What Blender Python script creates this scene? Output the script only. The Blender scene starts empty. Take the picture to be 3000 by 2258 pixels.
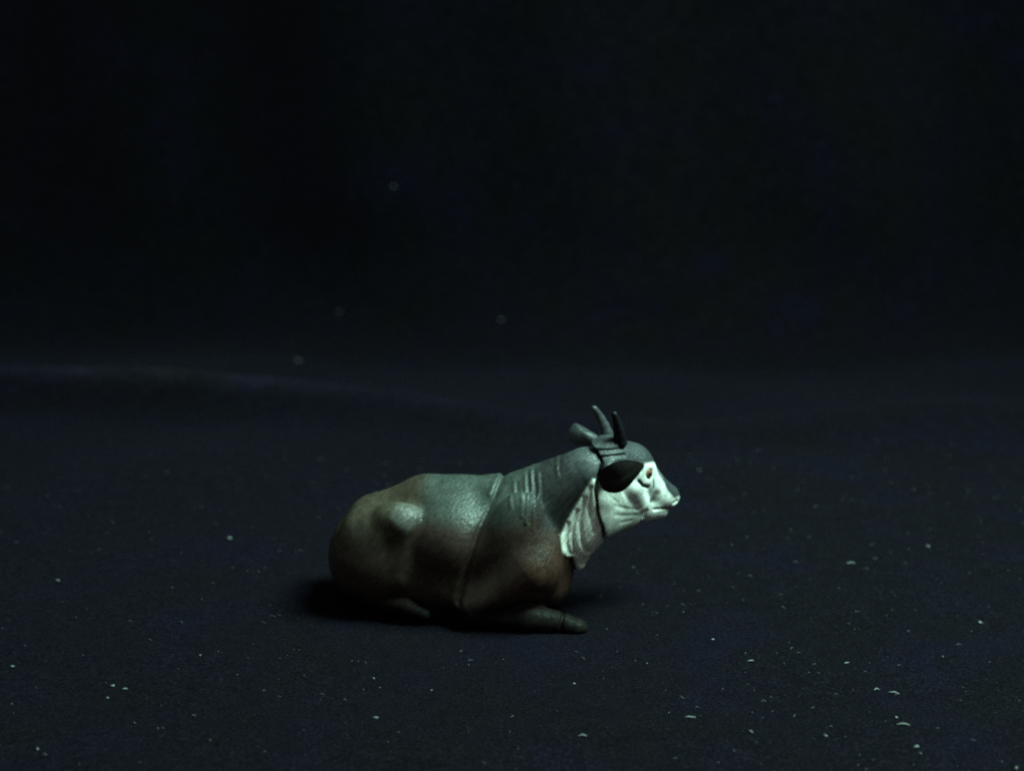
import bpy, bmesh, math, random
import numpy as np

# ------------------------------------------------------------------ camera
S = 0.01                                   # the script works in centimetres
scene = bpy.context.scene
cam_data = bpy.data.cameras.new("camera")
cam = bpy.data.objects.new("camera", cam_data)
scene.collection.objects.link(cam)
scene.camera = cam
cam.location = (0, -23.0 * S, 9.2 * S)
cam.rotation_euler = (math.radians(90 - 12), 0, 0)
cam_data.sensor_width = 36
cam_data.lens = 4121 / 3000 * 36
cam_data.clip_start = 0.005
cam_data.clip_end = 10
cam_data.dof.use_dof = True
cam_data.dof.focus_distance = 22.6 * S
cam_data.dof.aperture_fstop = 17.0

# ------------------------------------------------------------------ light
world = bpy.data.worlds.new("World")
scene.world = world
world.use_nodes = True
bg = world.node_tree.nodes["Background"]
bg.inputs[0].default_value = (0.84, 1.0, 0.93, 1)
bg.inputs[1].default_value = 0.19

def area_lamp(name, loc, target, size, power, col):
    d = bpy.data.lights.new(name, 'AREA')
    d.shape = 'DISK'
    d.size = size * S
    d.energy = power
    d.color = col
    o = bpy.data.objects.new(name, d)
    scene.collection.objects.link(o)
    o.location = [c * S for c in loc]
    from mathutils import Vector
    v = Vector(target) - Vector(loc)
    o.rotation_euler = v.to_track_quat('-Z', 'Y').to_euler()
    return o

lamp = area_lamp("desk_lamp_light", (15.5, -3.4, 30), (1, 1, 1), 16, 3.5, (0.56, 1.0, 0.84))
lamp.data.spread = math.radians(170)

scene.view_settings.view_transform = 'Standard'
scene.view_settings.look = 'None'
scene.view_settings.exposure = 0
scene.view_settings.gamma = 1
scene.cycles.use_denoising = False
scene.cycles.max_bounces = 6
scene.cycles.filter_width = 1.9

# ------------------------------------------------------------------ materials
def new_mat(name):
    m = bpy.data.materials.new(name)
    m.use_nodes = True
    nt = m.node_tree
    return m, nt, nt.nodes, nt.links, nt.nodes["Principled BSDF"]

def tex_coord(nt, scale=100.0, stretch=(1, 1, 1), rot=(0, 0, 0)):
    tc = nt.nodes.new("ShaderNodeTexCoord")
    mp = nt.nodes.new("ShaderNodeMapping")
    mp.inputs["Scale"].default_value = [scale * s for s in stretch]
    mp.inputs["Rotation"].default_value = rot
    nt.links.new(tc.outputs["Object"], mp.inputs["Vector"])
    return mp.outputs["Vector"]

def noise(nt, vec, scale, detail=3, rough=0.55):
    n = nt.nodes.new("ShaderNodeTexNoise")
    n.inputs["Scale"].default_value = scale
    n.inputs["Detail"].default_value = detail
    n.inputs["Roughness"].default_value = rough
    nt.links.new(vec, n.inputs["Vector"])
    return n.outputs["Fac"]

def ramp(nt, fac, stops):
    r = nt.nodes.new("ShaderNodeValToRGB")
    el = r.color_ramp.elements
    while len(el) < len(stops):
        el.new(0.5)
    for e, (p, c) in zip(el, stops):
        e.position = p
        e.color = (c[0], c[1], c[2], 1)
    nt.links.new(fac, r.inputs["Fac"])
    return r.outputs["Color"]

def mix(nt, mode, fac, a, b):
    m = nt.nodes.new("ShaderNodeMix")
    m.data_type = 'RGBA'
    m.blend_type = mode
    if isinstance(fac, (int, float)):
        m.inputs[0].default_value = fac
    else:
        nt.links.new(fac, m.inputs[0])
    for sock, v in ((m.inputs[6], a), (m.inputs[7], b)):
        if isinstance(v, tuple):
            sock.default_value = (*v, 1)
        else:
            nt.links.new(v, sock)
    return m.outputs[2]

def bump(nt, height, strength, dist, normal=None):
    b = nt.nodes.new("ShaderNodeBump")
    b.inputs["Strength"].default_value = strength
    b.inputs["Distance"].default_value = dist * S
    nt.links.new(height, b.inputs["Height"])
    if normal is not None:
        nt.links.new(normal, b.inputs["Normal"])
    return b.outputs["Normal"]

def paint_material(name, rough, fur, grain):
    m, nt, N, L, P = new_mat(name)
    at = N.new("ShaderNodeAttribute")
    at.attribute_name = "paint"
    v = tex_coord(nt)
    mott = ramp(nt, noise(nt, v, 5.0, 5, 0.65), [(0.28, (0.62, 0.62, 0.62)), (0.72, (1.3, 1.28, 1.25))])
    c = mix(nt, 'MULTIPLY', 1.0, at.outputs["Color"], mott)
    fine = ramp(nt, noise(nt, v, 45.0, 2, 0.7), [(0.3, (0.86, 0.86, 0.86)), (0.7, (1.13, 1.13, 1.13))])
    c = mix(nt, 'MULTIPLY', 1.0, c, fine)
    L.new(c, P.inputs["Base Color"])
    # hair strokes modelled in the plastic, running down and back over the flank
    vr = tex_coord(nt, 100, (1, 1, 1), (0, math.radians(-33), 0))
    st = N.new("ShaderNodeMapping")
    st.inputs["Scale"].default_value = (1.0, 1.0, 0.10)
    L.new(vr, st.inputs["Vector"])
    stroke = noise(nt, st.outputs["Vector"], 19.0, 2, 0.6)
    tone = ramp(nt, stroke, [(0.34, (0.70, 0.70, 0.70)), (0.66, (1.35, 1.35, 1.35))])
    L.new(mix(nt, 'MULTIPLY', fur, c, tone), P.inputs["Base Color"])
    n1 = bump(nt, stroke, fur * 0.75, 0.055)
    n2 = bump(nt, noise(nt, v, 38.0, 2, 0.6), grain, 0.010, n1)
    L.new(n2, P.inputs["Normal"])
    rr = ramp(nt, noise(nt, v, 8.0, 4, 0.6), [(0.3, (rough - 0.09,) * 3), (0.7, (rough + 0.12,) * 3)])
    L.new(rr, P.inputs["Roughness"])
    gl = N.new("ShaderNodeMath")
    gl.operation = 'MULTIPLY'
    gl.inputs[1].default_value = 0.27
    L.new(at.outputs["Alpha"], gl.inputs[0])
    L.new(gl.outputs[0], P.inputs["Specular IOR Level"])
    return m

MAT_BODY = paint_material("painted_brown_plastic", 0.46, 0.50, 0.10)
MAT_HEAD = paint_material("painted_head_plastic", 0.48, 0.35, 0.12)

def plain_material(name, col, rough, grain=0.3, spec=0.3):
    m, nt, N, L, P = new_mat(name)
    v = tex_coord(nt)
    r = ramp(nt, noise(nt, v, 9.0, 4, 0.6), [(0.3, tuple(c * 0.7 for c in col)), (0.7, tuple(c * 1.3 for c in col))])
    L.new(r, P.inputs["Base Color"])
    P.inputs["Roughness"].default_value = rough
    P.inputs["Specular IOR Level"].default_value = spec
    L.new(bump(nt, noise(nt, v, 30.0, 3, 0.6), grain, 0.015), P.inputs["Normal"])
    return m

MAT_HORN = plain_material("dark_horn_plastic", (0.035, 0.036, 0.040), 0.38)
MAT_HORN_BLACK = plain_material("near_horn_black", (0.006, 0.006, 0.008), 0.5, 0.3, 0.12)  # near horn, darker than the far one
MAT_EAR = plain_material("near_ear_black", (0.017, 0.015, 0.014), 0.8, 0.6, 0.05)  # near ear, darker than the far one
MAT_EAR_GREY = plain_material("slate_ear_paint", (0.030, 0.033, 0.036), 0.45, 0.4, 0.3)

def cloth_material():
    m, nt, N, L, P = new_mat("black_felt")
    v = tex_coord(nt)
    hue = ramp(nt, noise(nt, v, 0.42, 3, 0.6), [(0.36, (0.0026, 0.0021, 0.0027)), (0.52, (0.0026, 0.0021, 0.0036)), (0.68, (0.0028, 0.0021, 0.0054))])
    nap = ramp(nt, noise(nt, v, 2.3, 5, 0.7), [(0.3, (0.7, 0.7, 0.7)), (0.75, (1.35, 1.35, 1.35))])
    c = mix(nt, 'MULTIPLY', 1.0, hue, nap)
    fib = ramp(nt, noise(nt, tex_coord(nt, 100, (1, 1.6, 1)), 16.0, 3, 0.75), [(0.32, (0.35, 0.35, 0.35)), (0.54, (1.0, 1.0, 1.0)), (0.70, (3.0, 3.0, 2.9))])
    c = mix(nt, 'MULTIPLY', 1.0, c, fib)
    pile = ramp(nt, noise(nt, v, 34.0, 2, 0.8), [(0.38, (0.25, 0.25, 0.25)), (0.66, (2.1, 2.1, 2.1))])
    c = mix(nt, 'MULTIPLY', 1.0, c, pile)
    at = N.new("ShaderNodeAttribute")              # light on the crest of the fold, painted as a paler band
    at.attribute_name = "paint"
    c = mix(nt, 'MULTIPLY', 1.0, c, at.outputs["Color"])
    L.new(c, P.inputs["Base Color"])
    P.inputs["Roughness"].default_value = 0.95
    P.inputs["Specular IOR Level"].default_value = 0.03
    shw = ramp(nt, noise(nt, v, 7.0, 5, 0.75), [(0.30, (0.003,) * 3), (0.72, (0.032,) * 3)])
    L.new(shw, P.inputs["Sheen Weight"])
    P.inputs["Sheen Roughness"].default_value = 0.45
    P.inputs["Sheen Tint"].default_value = (0.62, 0.55, 1.0, 1)
    nb = bump(nt, noise(nt, v, 14.0, 4, 0.7), 0.9, 0.06)
    L.new(nb, P.inputs["Normal"])
    return m
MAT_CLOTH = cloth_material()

def lint_material(name, col):
    m, nt, N, L, P = new_mat(name)
    v = tex_coord(nt)
    r = ramp(nt, noise(nt, v, 12.0, 3, 0.6), [(0.3, tuple(c * 0.6 for c in col)), (0.7, col)])
    L.new(r, P.inputs["Base Color"])
    P.inputs["Roughness"].default_value = 0.8
    return m
MAT_LINT = lint_material("pale_lint", (0.15, 0.15, 0.155))
MAT_LINT_FAINT = lint_material("faint_lint", (0.07, 0.07, 0.075))
MAT_DUST = lint_material("grey_dust", (0.075, 0.075, 0.075))

# ------------------------------------------------------------------ object helpers
def link_mesh(name, verts, faces, mat, parent=None, origin=(0, 0, 0), smooth=True, paint=None, normals=None):
    v = (np.asarray(verts, dtype=np.float64) - np.asarray(origin)) * S
    me = bpy.data.meshes.new(name)
    me.from_pydata(v.tolist(), [], [list(map(int, f)) for f in faces])
    if normals is None and parent is not None:      # small closed parts: faces outward
        bm = bmesh.new()
        bm.from_mesh(me)
        bmesh.ops.recalc_face_normals(bm, faces=bm.faces)
        bm.to_mesh(me)
        bm.free()
    me.update()
    if smooth:
        me.polygons.foreach_set("use_smooth", [True] * len(me.polygons))
    if paint is not None:
        a = me.attributes.new("paint", 'FLOAT_COLOR', 'POINT')
        col = np.ones((len(v), 4), dtype=np.float32)
        paint = np.asarray(paint)
        col[:, :paint.shape[1]] = paint
        a.data.foreach_set("color", col.ravel())
    if normals is not None:
        me.normals_split_custom_set_from_vertices((normals / np.linalg.norm(normals, axis=1, keepdims=True)).tolist())
    me.materials.append(mat)
    o = bpy.data.objects.new(name, me)
    scene.collection.objects.link(o)
    if parent is None:
        o.location = [c * S for c in origin]
    else:
        o.parent = parent
    return o

# ------------------------------------------------------------------ the cloth
def sstep(a, b, x):
    t = np.clip((x - a) / (b - a), 0, 1)
    return t * t * (3 - 2 * t)

def back_line(x):                       # the fold that ends the floor cloth
    return 18.0 - 3.5 * sstep(-11, 3, x) + 2.0 * sstep(4, 18, x)

def cloth_point(x, t):
    """t = distance along the cloth from y = 0 (negative towards the camera)."""
    x = np.asarray(x, float); t = np.asarray(t, float)
    yb = back_line(x)
    R = 5.0
    lean = math.radians(80)
    s = t - yb - 7.0
    ang = np.clip(s / R, 0, lean)
    y = np.where(s < 0, t, yb + 7.0 + R * np.sin(ang)) + np.where(s > R * lean, (s - R * lean) * math.cos(lean), 0)
    z = R * (1 - np.cos(ang)) + np.where(s > R * lean, (s - R * lean) * math.sin(lean), 0)
    # the fold in front of the backdrop, highest on the left, and slack in the sheet
    amp = 1.10 - 0.70 * sstep(-11, 1, x) + 0.1 * sstep(5, 15, x)
    q = t - yb
    z = z + amp * np.exp(-(q / np.where(q < 0, 1.5, 0.6)) ** 2)
    far = sstep(4, 12, t)
    z = z + far * (0.14 * np.sin(x * 0.45 + 0.8 + 0.12 * t) * np.sin(t * 0.5 + 0.3 * np.sin(x * 0.3)))
    wall = sstep(3, 9, s)
    y = y + wall * (0.5 * np.sin(x * 0.33 + 0.4) + 0.3 * np.sin(x * 0.71 + 0.10 * z + 1.9))
    near = 0.02 * np.sin(x * 1.3 + 0.5 * t) * np.sin(t * 1.1 + 0.7) * sstep(2.6, 5, np.hypot(x, t - 0.5))
    return x + 0 * t, y, z + near

def build_cloth():
    xs = np.concatenate([np.linspace(-80, -30.5, 90), np.linspace(-30, 30, 301), np.linspace(30.5, 80, 90)])
    ts = np.concatenate([np.linspace(-24, 14, 180), np.linspace(14.2, 38, 150), np.linspace(38.5, 95, 100)])
    X, Tt = np.meshgrid(xs, ts)
    x, y, z = cloth_point(X, Tt)
    nv, nu = X.shape
    idx = np.arange(nv * nu).reshape(nv, nu)
    faces = np.stack([idx[:-1, :-1], idx[:-1, 1:], idx[1:, 1:], idx[1:, :-1]], -1).reshape(-1, 4)
    q = (Tt - back_line(X)).ravel()
    xr = X.ravel()
    crest = 1 + (2.2 - 2.0 * sstep(-10, 1, xr)) * np.exp(-((q + 0.25) / 0.45) ** 2) * (0.75 + 0.25 * np.sin(xr * 1.7 + np.sin(xr * 0.6) * 2))  # brightens the cloth colour where the fold would catch light
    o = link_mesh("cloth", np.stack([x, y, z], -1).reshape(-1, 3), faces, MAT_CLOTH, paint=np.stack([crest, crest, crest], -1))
    o["kind"] = "structure"
    o["label"] = "black felt cloth spread under and swept up behind the figurine"
    return o
build_cloth()

# ------------------------------------------------------------------ sculpting with distance fields
def smin(a, b, k):
    h = np.clip(0.5 + 0.5 * (b - a) / k, 0, 1)
    return b + (a - b) * h - k * h * (1 - h)

def smax(a, b, k):
    return -smin(-a, -b, k)

def ell(p, c, r, tilt=0.0):
    q = p - np.asarray(c, np.float32)
    if tilt:
        ca, sa = math.cos(math.radians(tilt)), math.sin(math.radians(tilt))
        q = np.stack([q[:, 0] * ca + q[:, 2] * sa, q[:, 1], -q[:, 0] * sa + q[:, 2] * ca], -1)
    r = np.asarray(r, np.float32)
    k0 = np.sqrt((((q / r)) ** 2).sum(1))
    k1 = np.sqrt(((q / (r * r)) ** 2).sum(1)) + 1e-6
    return k0 * (k0 - 1) / k1

def cone(p, a, b, ra, rb, flat=1.0):
    """capsule with two radii; flat < 1 makes it narrower sideways."""
    a = np.asarray(a, np.float32).copy(); b = np.asarray(b, np.float32).copy()
    q = p
    if flat != 1.0:
        m = 0.5 * (a[1] + b[1])
        q = p.copy(); q[:, 1] = m + (q[:, 1] - m) / flat
        a[1] = m + (a[1] - m) / flat; b[1] = m + (b[1] - m) / flat
    ab = b - a
    h = np.clip(((q - a) @ ab) / (ab @ ab), 0, 1)
    d = np.sqrt((((q - a) - h[:, None] * ab) ** 2).sum(1)) - (ra + (rb - ra) * h)
    return d * (flat if flat < 1 else 1.0)

def line_dist(a, z, pts):
    """distance in the side view to a polyline."""
    d = np.full(a.shape, 1e9, np.float32)
    for (x0, y0), (x1, y1) in zip(pts[:-1], pts[1:]):
        dx, dy = x1 - x0, y1 - y0
        h = np.clip(((a - x0) * dx + (z - y0) * dy) / (dx * dx + dy * dy), 0, 1)
        d = np.minimum(d, np.hypot(a - x0 - h * dx, z - y0 - h * dy))
    return d

def groove(p, pts, width, depth, wmin=0.0):
    d = line_dist(p[:, 0], p[:, 2], pts)
    g = depth * np.exp(-(d / width) ** 2)
    if wmin:
        g = g * sstep(wmin * 0.5, wmin, np.abs(p[:, 1]))
    return g.astype(np.float32)

def in_poly(a, z, poly):
    inside = np.zeros(a.shape, bool)
    n = len(poly)
    for i in range(n):
        x0, y0 = poly[i]; x1, y1 = poly[(i + 1) % n]
        if y0 == y1:
            continue
        c = ((y0 > z) != (y1 > z)) & (a < (x1 - x0) * (z - y0) / (y1 - y0) + x0)
        inside ^= c
    return inside

def soft_poly(a, z, poly, w):
    ins = in_poly(a, z, poly)
    d = line_dist(a, z, list(poly) + [poly[0]])
    return sstep(-w, w, np.where(ins, d, -d))

def surface_net(func, lo, hi, h):
    lo = np.asarray(lo, float)
    n = np.ceil((np.asarray(hi) - lo) / h).astype(int) + 1
    ax = [lo[i] + h * np.arange(n[i]) for i in range(3)]
    vals = np.empty(n, np.float32)
    for i in range(0, n[0], 16):
        g = np.stack(np.meshgrid(ax[0][i:i + 16], ax[1], ax[2], indexing='ij'), -1)
        vals[i:i + 16] = func(g.reshape(-1, 3).astype(np.float32)).reshape(g.shape[:3])
    neg = vals < 0
    c = n - 1
    offs = [(i, j, k) for i in (0, 1) for j in (0, 1) for k in (0, 1)]
    cnt = sum(neg[i:i + c[0], j:j + c[1], k:k + c[2]].astype(np.int8) for i, j, k in offs)
    act = (cnt > 0) & (cnt < 8)
    cells = np.argwhere(act)
    ids = -np.ones(c, np.int64)
    ids[act] = np.arange(len(cells))
    acc = np.zeros((len(cells), 3)); num = np.zeros(len(cells))
    for o in offs:
        for axis in range(3):
            if o[axis]:
                continue
            o2 = list(o); o2[axis] = 1
            v0 = vals[tuple((cells + o).T)]; v1 = vals[tuple((cells + o2).T)]
            m = (v0 < 0) != (v1 < 0)
            t = v0[m] / (v0[m] - v1[m])
            pt = np.tile(np.asarray(o, float), (m.sum(), 1)); pt[:, axis] = t
            acc[m] += pt; num[m] += 1
    verts = lo + h * (cells + acc / num[:, None])
    faces = []
    for axis in range(3):
        b, d = (axis + 1) % 3, (axis + 2) % 3
        sl0 = [slice(None)] * 3; sl1 = [slice(None)] * 3
        sl0[axis] = slice(0, -1); sl1[axis] = slice(1, None)
        s0, s1 = neg[tuple(sl0)], neg[tuple(sl1)]
        e = np.argwhere(s0 != s1)
        e = e[(e[:, b] > 0) & (e[:, d] > 0) & (e[:, b] < c[b]) & (e[:, d] < c[d])]
        flip = neg[tuple(e.T)]
        q = []
        for db, dd in ((0, 0), (-1, 0), (-1, -1), (0, -1)):
            cc = e.copy(); cc[:, b] += db; cc[:, d] += dd
            q.append(ids[tuple(cc.T)])
        q = np.stack(q, -1)
        q[~flip] = q[~flip][:, ::-1]
        faces.append(q[:, ::-1])
    # pull the vertices onto the surface and take its true normals
    e = 0.01
    for it in range(3):
        v32 = verts.astype(np.float32)
        g = np.stack([(func(v32 + np.float32(e) * np.eye(3, dtype=np.float32)[i]) - func(v32 - np.float32(e) * np.eye(3, dtype=np.float32)[i])) / (2 * e) for i in range(3)], -1)
        n2 = (g * g).sum(1, keepdims=True) + 0.05
        if it < 2:
            step = func(v32)[:, None] * g / n2
            verts = verts - np.clip(step, -0.5 * h, 0.5 * h)
    nrm = g / np.sqrt(n2)
    return verts, np.concatenate(faces)[:, ::-1], nrm

# frames: along the body, sideways towards the camera, up (the same for the head, which is turned away)
O_BODY = np.array((0.600, 0.750, 0.000)); O_HEAD = np.array((1.458, 0.599, 0.000))
A_BODY, A_HEAD = math.radians(-10), math.radians(32)
def to_world(p, o, ang):
    f = np.array([math.cos(ang), math.sin(ang), 0]); r = np.array([f[1], -f[0], 0])
    p = np.asarray(p, float)
    return o * [1, 1, 0] + p[:, :1] * f + p[:, 1:2] * r + p[:, 2:3] * np.array([0, 0, 1.0])
def from_world(q, o, ang):
    f = np.array([math.cos(ang), math.sin(ang), 0]); r = np.array([f[1], -f[0], 0])
    d = np.asarray(q, float) - o * [1, 1, 0]
    return np.stack([d @ f, d @ r, np.asarray(q)[:, 2]], -1)

BASE = (O_BODY[0] - 0.5, O_BODY[1] + 0.1, 0.0)
figurine = bpy.data.objects.new("animal_figurine", None)
figurine.empty_display_size = 0.01
figurine.location = [c * S for c in BASE]
scene.collection.objects.link(figurine)
figurine["label"] = "small painted brown horned animal figurine with white face lying on black cloth"
figurine["category"] = "figurine"

# seam between the neck and the separately moulded head, in the side view of the body
SEAM = [(0.628, 3.397), (0.736, 3.203), (0.884, 3.084), (1.010, 2.886), (0.937, 2.637), (0.898, 2.423), (0.953, 2.052), (1.037, 1.759), (1.054, 1.404)]
SEAM_Z = np.array([s[1] for s in SEAM][::-1]); SEAM_A = np.array([s[0] for s in SEAM][::-1])
def seam_side(pb):
    """signed: negative behind the seam (neck), positive in front of it (head)."""
    return (pb[:, 0] - np.interp(pb[:, 2], SEAM_Z, SEAM_A)).astype(np.float32) * 0.9

def both(p):
    q = p.copy(); q[:, 1] = np.abs(q[:, 1]); return q

def body_sdf(p):
    m = both(p)
    d = ell(p, (-2.803, 0.000, 0.861), (1.17, 0.98, 1.08), -10)
    d = smin(d, ell(p, (-1.665, 0.000, 1.083), (1.30, 1.04, 1.26)), 0.35)
    d = smin(d, ell(p, (-0.486, -0.000, 1.025), (0.82, 0.92, 1.22), 6), 0.30)
    d = smin(d, ell(p, (-0.055, 0.000, 0.668), (0.52, 0.62, 0.62), 0), 0.25)
    d = smin(d, ell(p, (-1.568, 0.000, 1.440), (0.95, 1.14, 0.86)), 0.25)
    d = smin(d, ell(m, (-1.715, 0.360, 0.533), (0.92, 0.62, 0.78)), 0.25)
    # spine and withers
    d = smin(d, cone(p, (-2.217, -0.000, 2.040), (-0.977, 0.000, 2.186), 0.30, 0.28), 0.30)
    d = smin(d, cone(p, (-3.137, 0.000, 1.673), (-2.217, -0.000, 2.040), 0.32, 0.30), 0.35)
    # neck, tall and narrow
    d = smin(d, cone(p, (-0.548, 0.000, 1.718), (0.718, -0.000, 2.581), 0.82, 0.50, 0.86), 0.22)
    d = smin(d, cone(p, (-0.180, 0.000, 1.297), (0.876, 0.000, 1.858), 0.70, 0.42, 0.82), 0.25)
    d = smin(d, cone(p, (0.609, 0.000, 1.531), (0.603, 0.050, 0.980), 0.34, 0.07, 0.8), 0.12)
    # haunch, stifle and shank on each side
    d = smin(d, ell(m, (-2.903, 0.600, 1.020), (0.84, 0.52, 0.82), 0), 0.18)
    d = smin(d, cone(p, (-3.102, 0.580, 1.583), (-2.465, 0.800, 1.836), 0.38, 0.26), 0.28)
    d = smin(d, cone(p, (-2.634, 0.800, 1.938), (-2.305, 0.800, 1.919), 0.17, 0.14), 0.24)
    d = smin(d, cone(p, (-3.610, -0.600, 1.102), (-2.877, -0.800, 1.212), 0.40, 0.25), 0.22)
    d = smin(d, cone(m, (-2.348, 0.880, 1.769), (-2.448, 0.840, 0.816), 0.19, 0.15), 0.18)
    d = smin(d, cone(m, (-2.437, 0.880, 0.831), (-2.937, 0.820, 0.399), 0.16, 0.16), 0.10)
    d = smin(d, cone(m, (-2.875, 0.820, 0.371), (-2.318, 0.950, 0.311), 0.16, 0.13), 0.06)
    d = smin(d, cone(m, (-2.318, 0.950, 0.311), (-1.983, 0.950, 0.195), 0.13, 0.10), 0.05)
    # shoulder blade, upper arm, forearm folded under, cannon bone
    d = smin(d, ell(m, (-0.501, 0.780, 1.534), (0.52, 0.34, 0.95), -18), 0.22)
    d = smin(d, ell(m, (-0.223, 0.660, 1.171), (0.60, 0.44, 0.72), 0), 0.22)
    d = smin(d, cone(m, (-0.170, 0.800, 1.099), (-1.134, 0.940, 0.374), 0.44, 0.27), 0.20)
    d = smin(d, cone(m, (-1.142, 0.900, 0.295), (-0.225, 0.820, 0.214), 0.25, 0.26), 0.09)
    d = smin(d, cone(p, (-0.225, 0.820, 0.214), (0.423, 0.760, 0.122), 0.26, 0.19), 0.08)
    d = smin(d, ell(p, (0.623, 0.740, 0.066), (0.24, 0.19, 0.165), -8), 0.06)
    d = smin(d, cone(p, (0.547, 0.700, 0.045), (-0.399, 0.500, -0.304), 0.15, 0.12), 0.06)
    d = smin(d, cone(p, (-0.733, -0.700, -0.086), (-0.211, -0.620, 0.111), 0.22, 0.17), 0.06)
    # tail lying down the rump
    d = smin(d, cone(p, (-3.456, -0.300, 1.206), (-2.80, -0.30, 0.55), 0.10, 0.08), 0.08)
    # folds of the skin
    d = d + groove(p, [(0.428, 0.301), (0.372, -0.142)], 0.035, 0.035)
    d = d + groove(p, [(-0.768, 2.527), (-0.843, 2.224), (-1.064, 1.679), (-1.255, 1.009), (-1.361, 0.506)], 0.06, 0.045)
    d = d - groove(p, [(-0.836, 2.503), (-0.905, 2.285)], 0.05, 0.020)
    for pts, dep in (
        ([(-0.236, 2.672), (-0.173, 2.441), (-0.184, 1.985)], 0.022),
        ([(-0.342, 2.618), (-0.261, 2.315), (-0.261, 2.102)], 0.016),
        ([(-0.093, 2.661), (-0.043, 2.387), (-0.066, 1.870)], 0.014),
        ([(-0.521, 2.488), (-0.456, 2.244)], 0.014),
        ([(0.201, 2.887), (0.252, 2.675)], 0.012)):
        d = d - groove(p, pts, 0.032, dep * 0.75)
        d = d + groove(p, [(a + 0.060, z) for a, z in pts], 0.030, dep * 0.5)
    # folds in the throat hair
    for pts, dep in (
        ([(0.845, 2.481), (0.790, 2.114), (0.884, 1.674)], 0.035),
        ([(0.730, 2.293), (0.651, 1.861), (0.690, 1.478), (0.770, 1.263)], 0.045),
        ([(0.609, 2.058), (0.523, 1.670), (0.561, 1.268)], 0.042),
        ([(0.457, 1.836), (0.429, 1.479), (0.489, 1.264)], 0.03)):
        d = d + groove(p, pts, 0.035, dep)
    d = d - 0.03 * soft_poly(p[:, 0], p[:, 2], BIB, 0.05) * sstep(0.68, 0.6, m[:, 1])
    d = smax(d, seam_side(p) + 0.022, 0.04)
    d = smax(d, -p[:, 2] + 0.012, 0.03)
    return d.astype(np.float32)

BIB = [(0.861, 2.633), (0.751, 2.440), (0.605, 2.186), (0.442, 1.890), (0.337, 1.632), (0.382, 1.384), (0.436, 1.227), (0.538, 1.192), (0.550, 1.015), (0.612, 0.745), (0.821, 0.982), (1.234, 1.382), (1.235, 2.668)]

def body_paint(v):
    n = len(v)
    col = np.tile(np.array([0.031, 0.0180, 0.0140]), (n, 1))
    a, z = v[:, 0], v[:, 2]
    def lay(mask, c):
        col[:] = col * (1 - mask[:, None]) + np.array(c) * mask[:, None]
    lay(0.8 * soft_poly(a, z, [(-4.362, 2.410), (-2.581, 2.747), (-2.011, 2.072), (-2.369, 1.651), (-3.825, 1.220)], 0.3), (0.050, 0.041, 0.028))
    lay(0.85 * soft_poly(a, z, [(-2.269, 2.762), (-0.731, 2.833), (0.276, 3.321), (0.089, 2.425), (-0.232, 1.983), (-0.925, 1.854), (-2.002, 1.917)], 0.22), (0.040, 0.050, 0.046))  # greenish sheen of the light along the back, put into the colour
    lay(0.8 * soft_poly(a, z, [(-0.349, 1.242), (0.317, 1.489), (0.787, 0.800), (0.339, 0.406), (-0.451, 0.653)], 0.25), (0.040, 0.017, 0.012))
    lay(soft_poly(a, z, [(-0.138, 3.000), (0.627, 3.517), (1.233, 2.789), (0.666, 2.244), (0.375, 1.677), (0.092, 1.816), (-0.118, 2.415)], 0.10), (0.021, 0.021, 0.022))  # dark slate neck, painted darker still for the shadow of head and ear
    lay(soft_poly(a, z, [(0.274, 3.502), (1.211, 3.541), (1.235, 2.668), (0.861, 2.633), (0.478, 2.766)], 0.12), (0.050, 0.054, 0.058))
    lay(soft_poly(a, z, BIB, 0.018) * sstep(0.68, 0.62, np.abs(v[:, 1])), (0.68, 0.68, 0.62))
    lay(0.4 * soft_poly(a, z, [(-2.492, 2.148), (-2.238, 2.216), (-2.096, 2.095), (-2.123, 1.850), (-2.246, 1.690), (-2.401, 1.834), (-2.574, 1.960)], 0.05) * (np.abs(v[:, 1]) > 0.7), (0.12, 0.125, 0.12))  # glossy highlight on the stifle, painted as a pale patch
    lay(sstep(0.66, 0.34, z) * (a < 1.3), (0.0080, 0.0062, 0.0060))  # dark leg paint, deepened to stand in for shade under the body
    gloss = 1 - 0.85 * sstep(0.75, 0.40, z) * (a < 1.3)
    return np.concatenate([col, gloss[:, None]], 1)

bv, bf, bn = surface_net(body_sdf, (-4.3, -1.75, -0.06), (1.75, 1.75, 3.75), 0.030)
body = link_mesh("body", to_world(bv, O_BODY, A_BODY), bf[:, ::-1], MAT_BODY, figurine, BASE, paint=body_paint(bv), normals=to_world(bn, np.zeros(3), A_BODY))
body["label"] = "brown body with folded legs and pale throat patch"

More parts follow.
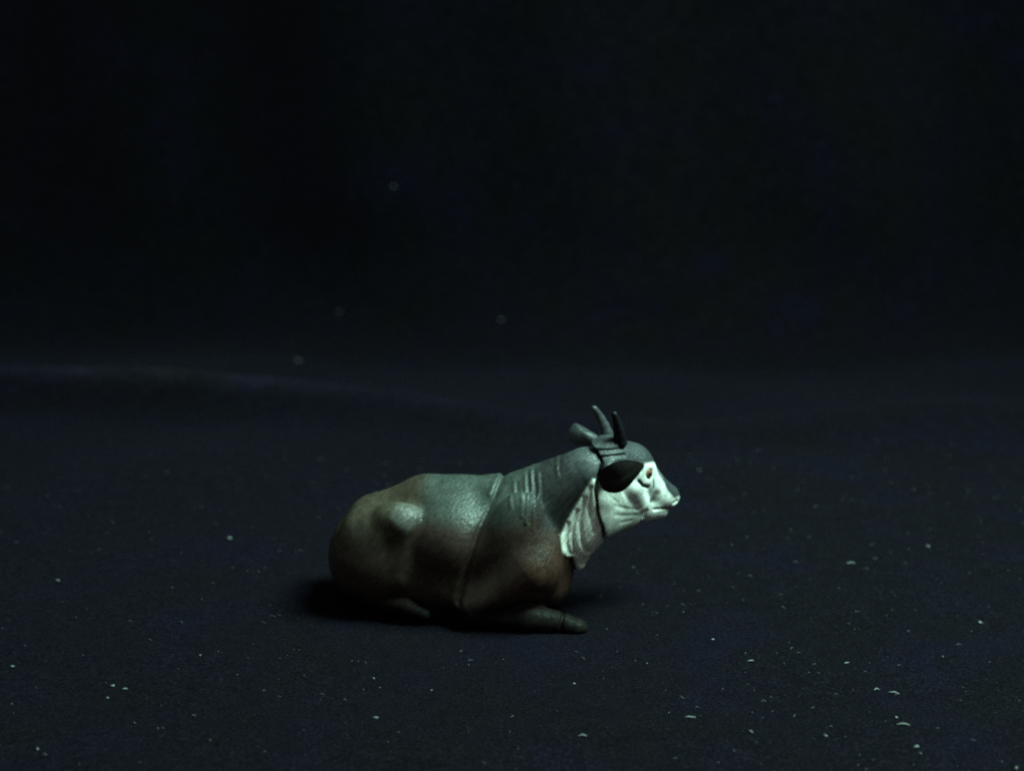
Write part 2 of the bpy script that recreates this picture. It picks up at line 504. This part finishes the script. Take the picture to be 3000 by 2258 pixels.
# ------------------------------------------------------------------ head
def head_sdf(p):
    m = both(p)
    d = cone(p, (0.210, 0.000, 2.804), (0.679, 0.000, 2.612), 0.44, 0.47, 0.92)
    d = smin(d, cone(p, (0.711, -0.000, 2.526), (1.377, -0.000, 2.040), 0.45, 0.29, 0.88), 0.15)
    d = smin(d, cone(p, (1.276, 0.000, 2.056), (1.596, -0.000, 1.961), 0.25, 0.19, 1.0), 0.10)
    d = smin(d, cone(p, (0.406, 0.000, 2.136), (1.112, -0.000, 1.866), 0.44, 0.24, 0.85), 0.12)
    d = smin(d, cone(m, (0.581, 0.240, 2.355), (0.797, 0.200, 2.030), 0.23, 0.18), 0.06)
    d = smin(d, cone(p, (1.129, -0.000, 1.799), (1.448, 0.000, 1.696), 0.21, 0.12, 1.0), 0.12)
    d = smin(d, ell(p, (1.597, -0.000, 1.955), (0.185, 0.21, 0.205), -20), 0.08)
    # throat
    d = smin(d, cone(p, (0.005, -0.000, 1.919), (0.575, -0.000, 1.877), 0.57, 0.40, 0.78), 0.10)
    # poll between the ears and horn bosses
    d = smin(d, cone(p, (-0.084, -0.000, 3.011), (0.389, -0.000, 3.049), 0.16, 0.18), 0.15)
    d = smin(d, cone(m, (0.234, 0.130, 3.117), (0.316, 0.160, 3.046), 0.10, 0.11), 0.10)
    # stump of the ear, brow over the eye
    d = smin(d, cone(m, (0.001, 0.360, 2.795), (0.002, 0.460, 2.746), 0.13, 0.08), 0.08)
    d = smin(d, cone(m, (0.706, 0.300, 2.715), (0.916, 0.300, 2.685), 0.09, 0.07), 0.06)
    # mouth, eye socket, cheek hollow, nostril, folds at the throat
    d = d + groove(p, [(1.672, 1.744), (1.319, 1.833), (1.112, 1.854)], 0.022, 0.035)
    d = d + groove(p, [(1.104, 2.128), (1.083, 2.056)], 0.085, 0.035, 0.12)
    d = d + groove(p, [(0.835, 2.587), (0.850, 2.585)], 0.085, 0.05, 0.2)
    d = d + groove(p, [(0.606, 2.495), (0.697, 2.401), (0.863, 2.340)], 0.03, 0.03, 0.2)
    d = d + groove(p, [(1.643, 1.921), (1.582, 1.893)], 0.03, 0.035, 0.05)
    d = d + groove(p, [(0.953, 1.848), (0.925, 1.727)], 0.03, 0.045)
    for pts, dep in (
        ([(0.159, 2.110), (0.432, 2.003), (0.649, 1.955)], 0.014),
        ([(0.118, 1.956), (0.428, 1.879), (0.689, 1.835)], 0.010),
        ([(0.304, 1.775), (0.564, 1.756)], 0.008),
        ([(0.039, 2.307), (0.209, 2.150)], 0.012)):
        d = d + groove(p, pts, 0.035, dep, 0.1)
    for pts in ([(-0.118, 3.082), (0.133, 3.076), (0.388, 3.091)], [(-0.095, 2.970), (0.098, 2.996), (0.353, 2.978)]):
        d = d + groove(p, pts, 0.03, 0.03)
    pb = from_world(to_world(p, O_HEAD, A_HEAD), O_BODY, A_BODY).astype(np.float32)
    d = smax(d, 0.022 - seam_side(pb), 0.04)
    # the plug that joins the head to the neck
    d = np.minimum(d, smax(cone(p, (-0.328, -0.000, 2.466), (0.330, -0.000, 2.241), 0.34, 0.34, 0.75), -0.12 - seam_side(pb), 0.05))
    return d.astype(np.float32)

CHEEK = [(0.755, 2.782), (0.990, 2.762), (1.128, 2.693), (1.247, 2.527), (1.364, 2.194), (1.564, 1.977), (1.704, 1.989), (2.022, 1.927), (2.042, 1.326), (0.834, 1.430), (0.688, 1.873), (0.378, 2.104), (0.285, 2.357), (0.588, 2.613)]
THROAT = [(-0.608, 2.636), (0.069, 2.636), (0.694, 2.531), (1.102, 1.384), (0.061, 0.808), (-0.454, 1.155)]

def head_paint(v):
    n = len(v)
    col = np.tile(np.array([0.031, 0.034, 0.038]), (n, 1))
    a, w, z = v[:, 0], np.abs(v[:, 1]), v[:, 2]
    def lay(mask, c):
        col[:] = col * (1 - mask[:, None]) + np.array(c) * mask[:, None]
    lay(soft_poly(a, z, THROAT, 0.03), (0.30, 0.30, 0.275))
    ragged = 0.018 * np.sin(a * 61 + 7 * np.sin(z * 43)) * np.sin(z * 57 + 5 * np.sin(a * 37))
    lay(soft_poly(a + ragged, z - ragged, CHEEK, 0.028), (0.66, 0.66, 0.63))
    lay(sstep(0.5, 1.0, soft_poly(a, z, CHEEK, 0.02)) * sstep(0.27, 0.22, w) * (z > (1.548, 2.000)[1]), (0.045, 0.047, 0.052))
    mark = sstep(0.042, 0.022, line_dist(a, z, [(0.598, 2.502), (0.689, 2.408), (0.871, 2.332)])) * (w > 0.15)
    lay(mark, (0.035, 0.045, 0.040))
    mark = sstep(0.022, 0.010, line_dist(a, z, [(0.981, 2.455), (1.016, 2.302)])) * (w > 0.1)
    lay(mark, (0.04, 0.05, 0.045))
    lay(0.5 * sstep(0.10, 0.02, line_dist(a, z, [(1.142, 2.129), (1.091, 2.037)])), (0.30, 0.32, 0.30))  # shade in the cheek hollow, painted grey
    lay(sstep(0.03, 0.015, line_dist(a, z, [(1.648, 1.760), (1.335, 1.837)])), (0.06, 0.06, 0.06))
    pb = from_world(to_world(v, O_HEAD, A_HEAD), O_BODY, A_BODY)
    lay(sstep(0.05, 0.02, seam_side(pb)), (0.03, 0.034, 0.032))
    return col

hv, hf, hn = surface_net(head_sdf, (-0.75, -0.95, 1.35), (1.75, 0.95, 3.75), 0.018)
head = link_mesh("head", to_world(hv, O_HEAD, A_HEAD), hf[:, ::-1], MAT_HEAD, figurine, BASE, paint=head_paint(hv), normals=to_world(hn, np.zeros(3), A_HEAD))
head["label"] = "slate grey head with white cheeks and muzzle"

def head_side_w(a, z):
    """how far the head's side lies from its middle at (a, z)."""
    ws = np.linspace(0.9, 0.0, 181, dtype=np.float32)
    d = head_sdf(np.stack([np.full_like(ws, a), ws, np.full_like(ws, z)], -1))
    return float(ws[np.argmax(d < 0)])

def tube(points, radii, sides=14, flat=None):
    pts = np.asarray(points, float)
    vs, fs = [], []
    prev = np.array([0.0, 1.0, 0.2])
    for i, p in enumerate(pts):
        t = pts[min(i + 1, len(pts) - 1)] - pts[max(i - 1, 0)]
        t /= np.linalg.norm(t)
        u = prev - t * (prev @ t); u /= np.linalg.norm(u); prev = u
        w = np.cross(t, u)
        for k in range(sides):
            an = 2 * math.pi * k / sides
            vs.append(p + radii[i] * (math.cos(an) * u + math.sin(an) * w))
    for i in range(len(pts) - 1):
        for k in range(sides):
            k2 = (k + 1) % sides
            fs.append((i * sides + k, i * sides + k2, (i + 1) * sides + k2, (i + 1) * sides + k))
    n = len(vs)
    vs.append(pts[0]); vs.append(pts[-1])
    for k in range(sides):
        k2 = (k + 1) % sides
        fs.append((n, k2, k)); fs.append((n + 1, (len(pts) - 1) * sides + k, (len(pts) - 1) * sides + k2))
    return np.array(vs), fs

def curve_pts(ctrl, n):
    """quadratic bezier through three control points."""
    a, b, c = (np.asarray(q, float) for q in ctrl)
    t = np.linspace(0, 1, n)[:, None]
    return a * (1 - t) ** 2 + b * 2 * t * (1 - t) + c * t ** 2

def horn(ctrl, r0, mat, label):
    pts = curve_pts(ctrl, 18)
    t = np.linspace(0, 1, 18)
    rad = r0 * (1 - 0.62 * t ** 1.2) * (1 + 0.05 * np.sin(t * 34) * (t < 0.7))
    rad[-1] *= 0.45
    v, f = tube(pts, rad)
    o = link_mesh("horn", to_world(v, O_HEAD, A_HEAD), f, mat, head, BASE)
    o["label"] = label

horn([(0.373, 0.200, 3.144), (0.248, 0.300, 3.545), (0.135, 0.300, 3.764)], 0.118, MAT_HORN_BLACK, "short black horn on the near side")
horn([(0.378, -0.160, 3.115), (0.349, -0.260, 3.467), (0.124, -0.300, 3.745)], 0.125, MAT_HORN, "short dark horn on the far side")

def ear(outline, depth, cup, mat, label, sgn):
    """a cupped leaf with thickness: outline in the head's frame, rim and bowl."""
    rim = np.asarray(outline, float)
    # smooth the rim
    n = len(rim)
    dense = []
    for i in range(n):
        p0, p1, p2, p3 = rim[i - 1], rim[i], rim[(i + 1) % n], rim[(i + 2) % n]
        for t in np.linspace(0, 1, 5, endpoint=False):
            dense.append(0.5 * ((2 * p1) + (-p0 + p2) * t + (2 * p0 - 5 * p1 + 4 * p2 - p3) * t * t + (-p0 + 3 * p1 - 3 * p2 + p3) * t ** 3))
    rim = np.array(dense); n = len(rim)
    c = rim.mean(0)
    nrm = np.zeros(3)
    for i in range(n):
        nrm += np.cross(rim[i] - c, rim[(i + 1) % n] - c)
    nrm /= np.linalg.norm(nrm)
    if nrm[1] * sgn < 0:
        nrm = -nrm
    vs, fs = [], []
    rings = 7
    for side in (0, 1):
        for k in range(rings):
            s = 1 - k / rings
            off = (-cup * (1 - s * s) if side == 0 else -cup * (1 - s * s) - depth * (1 - s ** 4) ** 0.5)
            for i in range(n):
                vs.append(c + (rim[i] - c) * (s if side == 0 or k else s) + nrm * off)
        vs.append(c + nrm * (-cup if side == 0 else -cup - depth))
    per = rings * n + 1
    for side in (0, 1):
        b0 = side * per
        for k in range(rings - 1):
            for i in range(n):
                j = (i + 1) % n
                q = (b0 + k * n + i, b0 + k * n + j, b0 + (k + 1) * n + j, b0 + (k + 1) * n + i)
                fs.append(q if side == 0 else q[::-1])
        for i in range(n):
            j = (i + 1) % n
            q = (b0 + (rings - 1) * n + i, b0 + (rings - 1) * n + j, b0 + rings * n)
            fs.append(q if side == 0 else q[::-1])
    o = link_mesh("ear", to_world(np.array(vs), O_HEAD, A_HEAD), fs, mat, head, BASE)
    o["label"] = label

ear([(-0.270, 0.480, 2.754), (-0.190, 0.660, 2.964), (0.062, 0.800, 3.038), (0.395, 0.840, 2.922), (0.313, 0.800, 2.744), (0.134, 0.680, 2.483), (-0.036, 0.580, 2.418), (-0.202, 0.480, 2.491)], 0.13, -0.08, MAT_EAR, "black drooping ear on the near side of the head", 1)
ear([(0.165, -0.920, 3.307), (0.273, -0.840, 3.265), (0.355, -0.700, 3.196), (0.378, -0.480, 3.133), (0.249, -0.420, 3.014), (0.110, -0.600, 2.981), (0.015, -0.760, 2.997), (0.028, -0.900, 3.153)], 0.10, -0.14, MAT_EAR_GREY, "grey ear on the far side of the head", 1)

def eye(side):
    a, z = (0.842, 2.586)
    w = head_side_w(a, z) - 0.015
    vs, fs, col = [], [], []
    R, nu, nv = 0.108, 24, 16
    for j in range(nv + 1):
        th = math.pi * j / nv                      # 0 = looking outwards
        for i in range(nu):
            ph = 2 * math.pi * i / nu
            q = (R * math.sin(th) * math.cos(ph), side * R * 0.75 * math.cos(th), R * math.sin(th) * math.sin(ph))
            vs.append((a + q[0], side * w + q[1], z + q[2]))
            dd = math.hypot(q[0] - 0.012, q[2] + 0.012)
            if dd < 0.040:
                col.append((0.02, 0.01, 0.008))
            elif math.hypot(q[0], q[2]) > 0.084:
                col.append((0.03, 0.02, 0.018))
            else:
                col.append((0.22, 0.085, 0.055))
    for j in range(nv):
        for i in range(nu):
            i2 = (i + 1) % nu
            fs.append((j * nu + i, (j + 1) * nu + i, (j + 1) * nu + i2, j * nu + i2))
    o = link_mesh("eye", to_world(np.array(vs), O_HEAD, A_HEAD), fs, MAT_EYE, head, BASE, paint=np.array(col))
    o["label"] = "amber brown painted eye with dark pupil"

MAT_EYE, nt, N, L, P = new_mat("eye_paint")
at = N.new("ShaderNodeAttribute"); at.attribute_name = "paint"
L.new(mix(nt, 'MULTIPLY', 0.6, at.outputs["Color"], ramp(nt, noise(nt, tex_coord(nt), 14.0, 3), [(0.3, (0.6, 0.6, 0.6)), (0.7, (1.2, 1.2, 1.2))])), P.inputs["Base Color"])
P.inputs["Roughness"].default_value = 0.22
eye(1)
eye(-1)

# ------------------------------------------------------------------ lint on the cloth
rng = random.Random(7)
def cloth_z(x, y):
    return float(cloth_point(np.array([x]), np.array([y]))[2][0])

def lint_fibre(x, y, length, ang, rad, name="lint_fibre"):
    """a short bent hair lying on the nap."""
    n = 7
    bend = rng.uniform(-0.5, 0.5)
    pts = []
    for i in range(n):
        t = i / (n - 1) - 0.5
        th = ang + bend * t
        px, py = x + length * t * math.cos(th), y + length * t * math.sin(th)
        pts.append((px, py, cloth_z(px, py) + rad * 0.8 + 0.03 * (1 - 4 * t * t) * rng.uniform(0.2, 1)))
    radii = [rad * (0.45 + 0.55 * math.sin(math.pi * min(max(i / (n - 1), 0.08), 0.92))) for i in range(n)]
    return tube(np.array(pts), radii, 6)

def lint_fleck(cx, cy, cz, size):
    """an irregular crumb of fluff."""
    vs, fs = [], []
    nu, nv = 7, 5
    sx, sy, sz = size * rng.uniform(0.8, 2.0), size * rng.uniform(0.5, 1.1), size * rng.uniform(0.4, 0.8)
    an = rng.uniform(0, math.pi)
    ph = [rng.uniform(0, 6.28) for _ in range(3)]
    for j in range(nv + 1):
        th = math.pi * j / nv
        for i in range(nu):
            a = 2 * math.pi * i / nu
            k = 1 + 0.38 * math.sin(3 * a + ph[0]) * math.sin(th) + 0.2 * math.sin(2 * a + ph[1] + 2 * th)
            ux, uy = sx * k * math.sin(th) * math.cos(a), sy * k * math.sin(th) * math.sin(a)
            vs.append((cx + ux * math.cos(an) - uy * math.sin(an), cy + ux * math.sin(an) + uy * math.cos(an), cz + sz * k * math.cos(th)))
    for j in range(nv):
        for i in range(nu):
            i2 = (i + 1) % nu
            fs.append((j * nu + i, (j + 1) * nu + i, (j + 1) * nu + i2, j * nu + i2))
    return np.array(vs), fs

def lint_thing(kind, xy, size, ang, label):
    x, y = xy
    size = size * (0.80 if kind == 'fibre' else 0.60)
    if kind == 'fibre':
        v, f = lint_fibre(x, y, size, ang, 0.014)
        name = "lint_fibre"
    else:
        v, f = lint_fleck(x, y, cloth_z(x, y) + size * 0.6, size)
        name = "lint_fleck"
    o = link_mesh(name, v, f, MAT_LINT, None, (x, y, cloth_z(x, y)))
    o["label"] = label
    o["category"] = "lint"
    o["group"] = "pale lint on the black cloth"
    return o

for args in [
    ('fibre', (5.920, -2.668), 0.20, -0.25, "bright straight lint fibre on the cloth at the lower right"),
    ('fleck', (3.410, -0.524), 0.050, 0, "bright lint crumb on the cloth right of the figurine's front legs"),
    ('fleck', (8.208, 0.269), 0.060, 0, "bright oval lint crumb near the right edge of the photo"),
    ('fleck', (5.449, -1.507), 0.040, 0, "small round lint dot right of centre on the front cloth"),
    ('fibre', (2.654, -3.535), 0.20, 0.05, "thin level lint fibre in the foreground right of the bottom centre"),
    ('fibre', (3.471, -4.033), 0.10, -1.0, "short slanting lint fibre in the foreground"),
    ('fleck', (4.545, -4.121), 0.036, 0, "small upright lint dot in the right foreground"),
    ('fleck', (5.728, -3.524), 0.036, 0, "lint dot just above the curved pale fibre at lower right"),
    ('fibre', (5.761, -3.776), 0.24, -0.1, "curved pale lint fibre below a lint dot at lower right"),
    ('fleck', (5.766, -4.455), 0.042, 0, "faint lint fleck near the bottom right of the cloth"),
    ('fleck', (8.499, 4.442), 0.055, 0, "blurred lint dot on the cloth level with the figurine at far right"),
    ('fibre', (6.665, 3.350), 0.22, 0.1, "blurred lint dash on the cloth right of the figurine"),
    ('fibre', (5.675, -2.567), 0.14, 0.5, "thin lint fibre left of the bright straight fibre"),
    ('fibre', (3.897, -1.466), 0.14, 0.2, "faint short lint fibre right of the figurine's shadow"),
    ('fleck', (6.943, -5.152), 0.060, 0, "lint crumb in the bottom right corner"),
    ('fleck', (-6.260, -2.414), 0.042, 0, "upper left lint dot of the three clustered at lower left"),
    ('fleck', (-6.036, -2.529), 0.042, 0, "right-hand lint dot of the three clustered at lower left"),
    ('fleck', (-6.216, -2.854), 0.042, 0, "lowest lint dot of the three clustered at lower left"),
    ('fleck', (-6.718, -4.592), 0.044, 0, "lint fleck near the bottom left corner"),
    ('fleck', (-8.115, -1.618), 0.044, 0, "lint fleck at the left edge of the foreground"),
    ('fleck', (-2.196, -2.116), 0.040, 0, "lint fleck below the figurine's shadow on the left"),
    ('fleck', (-2.026, -3.558), 0.048, 0, "double lint crumb in the foreground below the rump"),
    ('fibre', (1.018, -4.132), 0.15, -0.1, "bright short lint fibre at the bottom centre"),
    ('fleck', (0.978, -2.324), 0.034, 0, "small lint dot below the figurine's front leg"),
    ('fleck', (-1.254, -2.567), 0.030, 0, "tiny lint dot below the middle of the figurine's shadow"),
    ('fleck', (-8.646, 2.412), 0.042, 0, "lint fleck on the cloth far left of the figurine"),
    ('fleck', (4.533, 9.898), 0.050, 0, "faint blurred lint dot right of the figurine's eye"),
    ('fleck', (-5.871, 4.952), 0.060, 0, "soft lint tuft on the cloth left of the rump"),
]:
    lint_thing(*args)

# specks on the swept-up backdrop
for (x, y, z), size, label in [
    ((-7.371, 24.411, -0.027), 0.085, "largest blurred lint dot on the backdrop left of the figurine"),
    ((-4.261, 27.979, 5.645), 0.075, "highest faint lint dot on the dark backdrop"),
    ((-6.234, 27.210, 1.223), 0.055, "faint lint dot on the backdrop above the largest blurred one"),
    ((-0.392, 25.348, 1.243), 0.065, "faint lint dot on the backdrop above the figurine's back"),
]:
    v, f = lint_fleck(x, y - size * 0.6, z + size * 0.4, size)
    o = link_mesh("lint_fleck", v, f, MAT_LINT_FAINT, None, (x, y, z))
    o["label"] = label
    o["category"] = "lint"
    o["group"] = "pale lint on the black cloth"

# the countless smaller specks, one mass
def build_dust():
    V, Fc = [], []
    nb = 0
    for i in range(2100):
        y = -9 + 22 * rng.random() ** 2.3
        x = rng.uniform(-16, 16)
        if -3.6 < x < 1.6 and -0.7 < y < 2.6:
            continue
        if x < 2 and rng.random() < 0.35:
            continue
        if rng.random() < 0.4:
            v, f = lint_fibre(x, y, rng.uniform(0.02, 0.10), rng.uniform(-0.9, 0.9), rng.uniform(0.003, 0.007))
        else:
            v, f = lint_fleck(x, y, cloth_z(x, y) + 0.008, rng.uniform(0.004, 0.011) * (1 if rng.random() < 0.94 else 1.8))
        V.append(v)
        Fc += [tuple(c + nb for c in q) for q in f]
        nb += len(v)
    o = link_mesh("dust", np.concatenate(V), Fc, MAT_DUST)
    o["kind"] = "stuff"
    o["label"] = "fine grey dust and short hairs scattered over the black cloth"
    o["category"] = "dust"
build_dust()
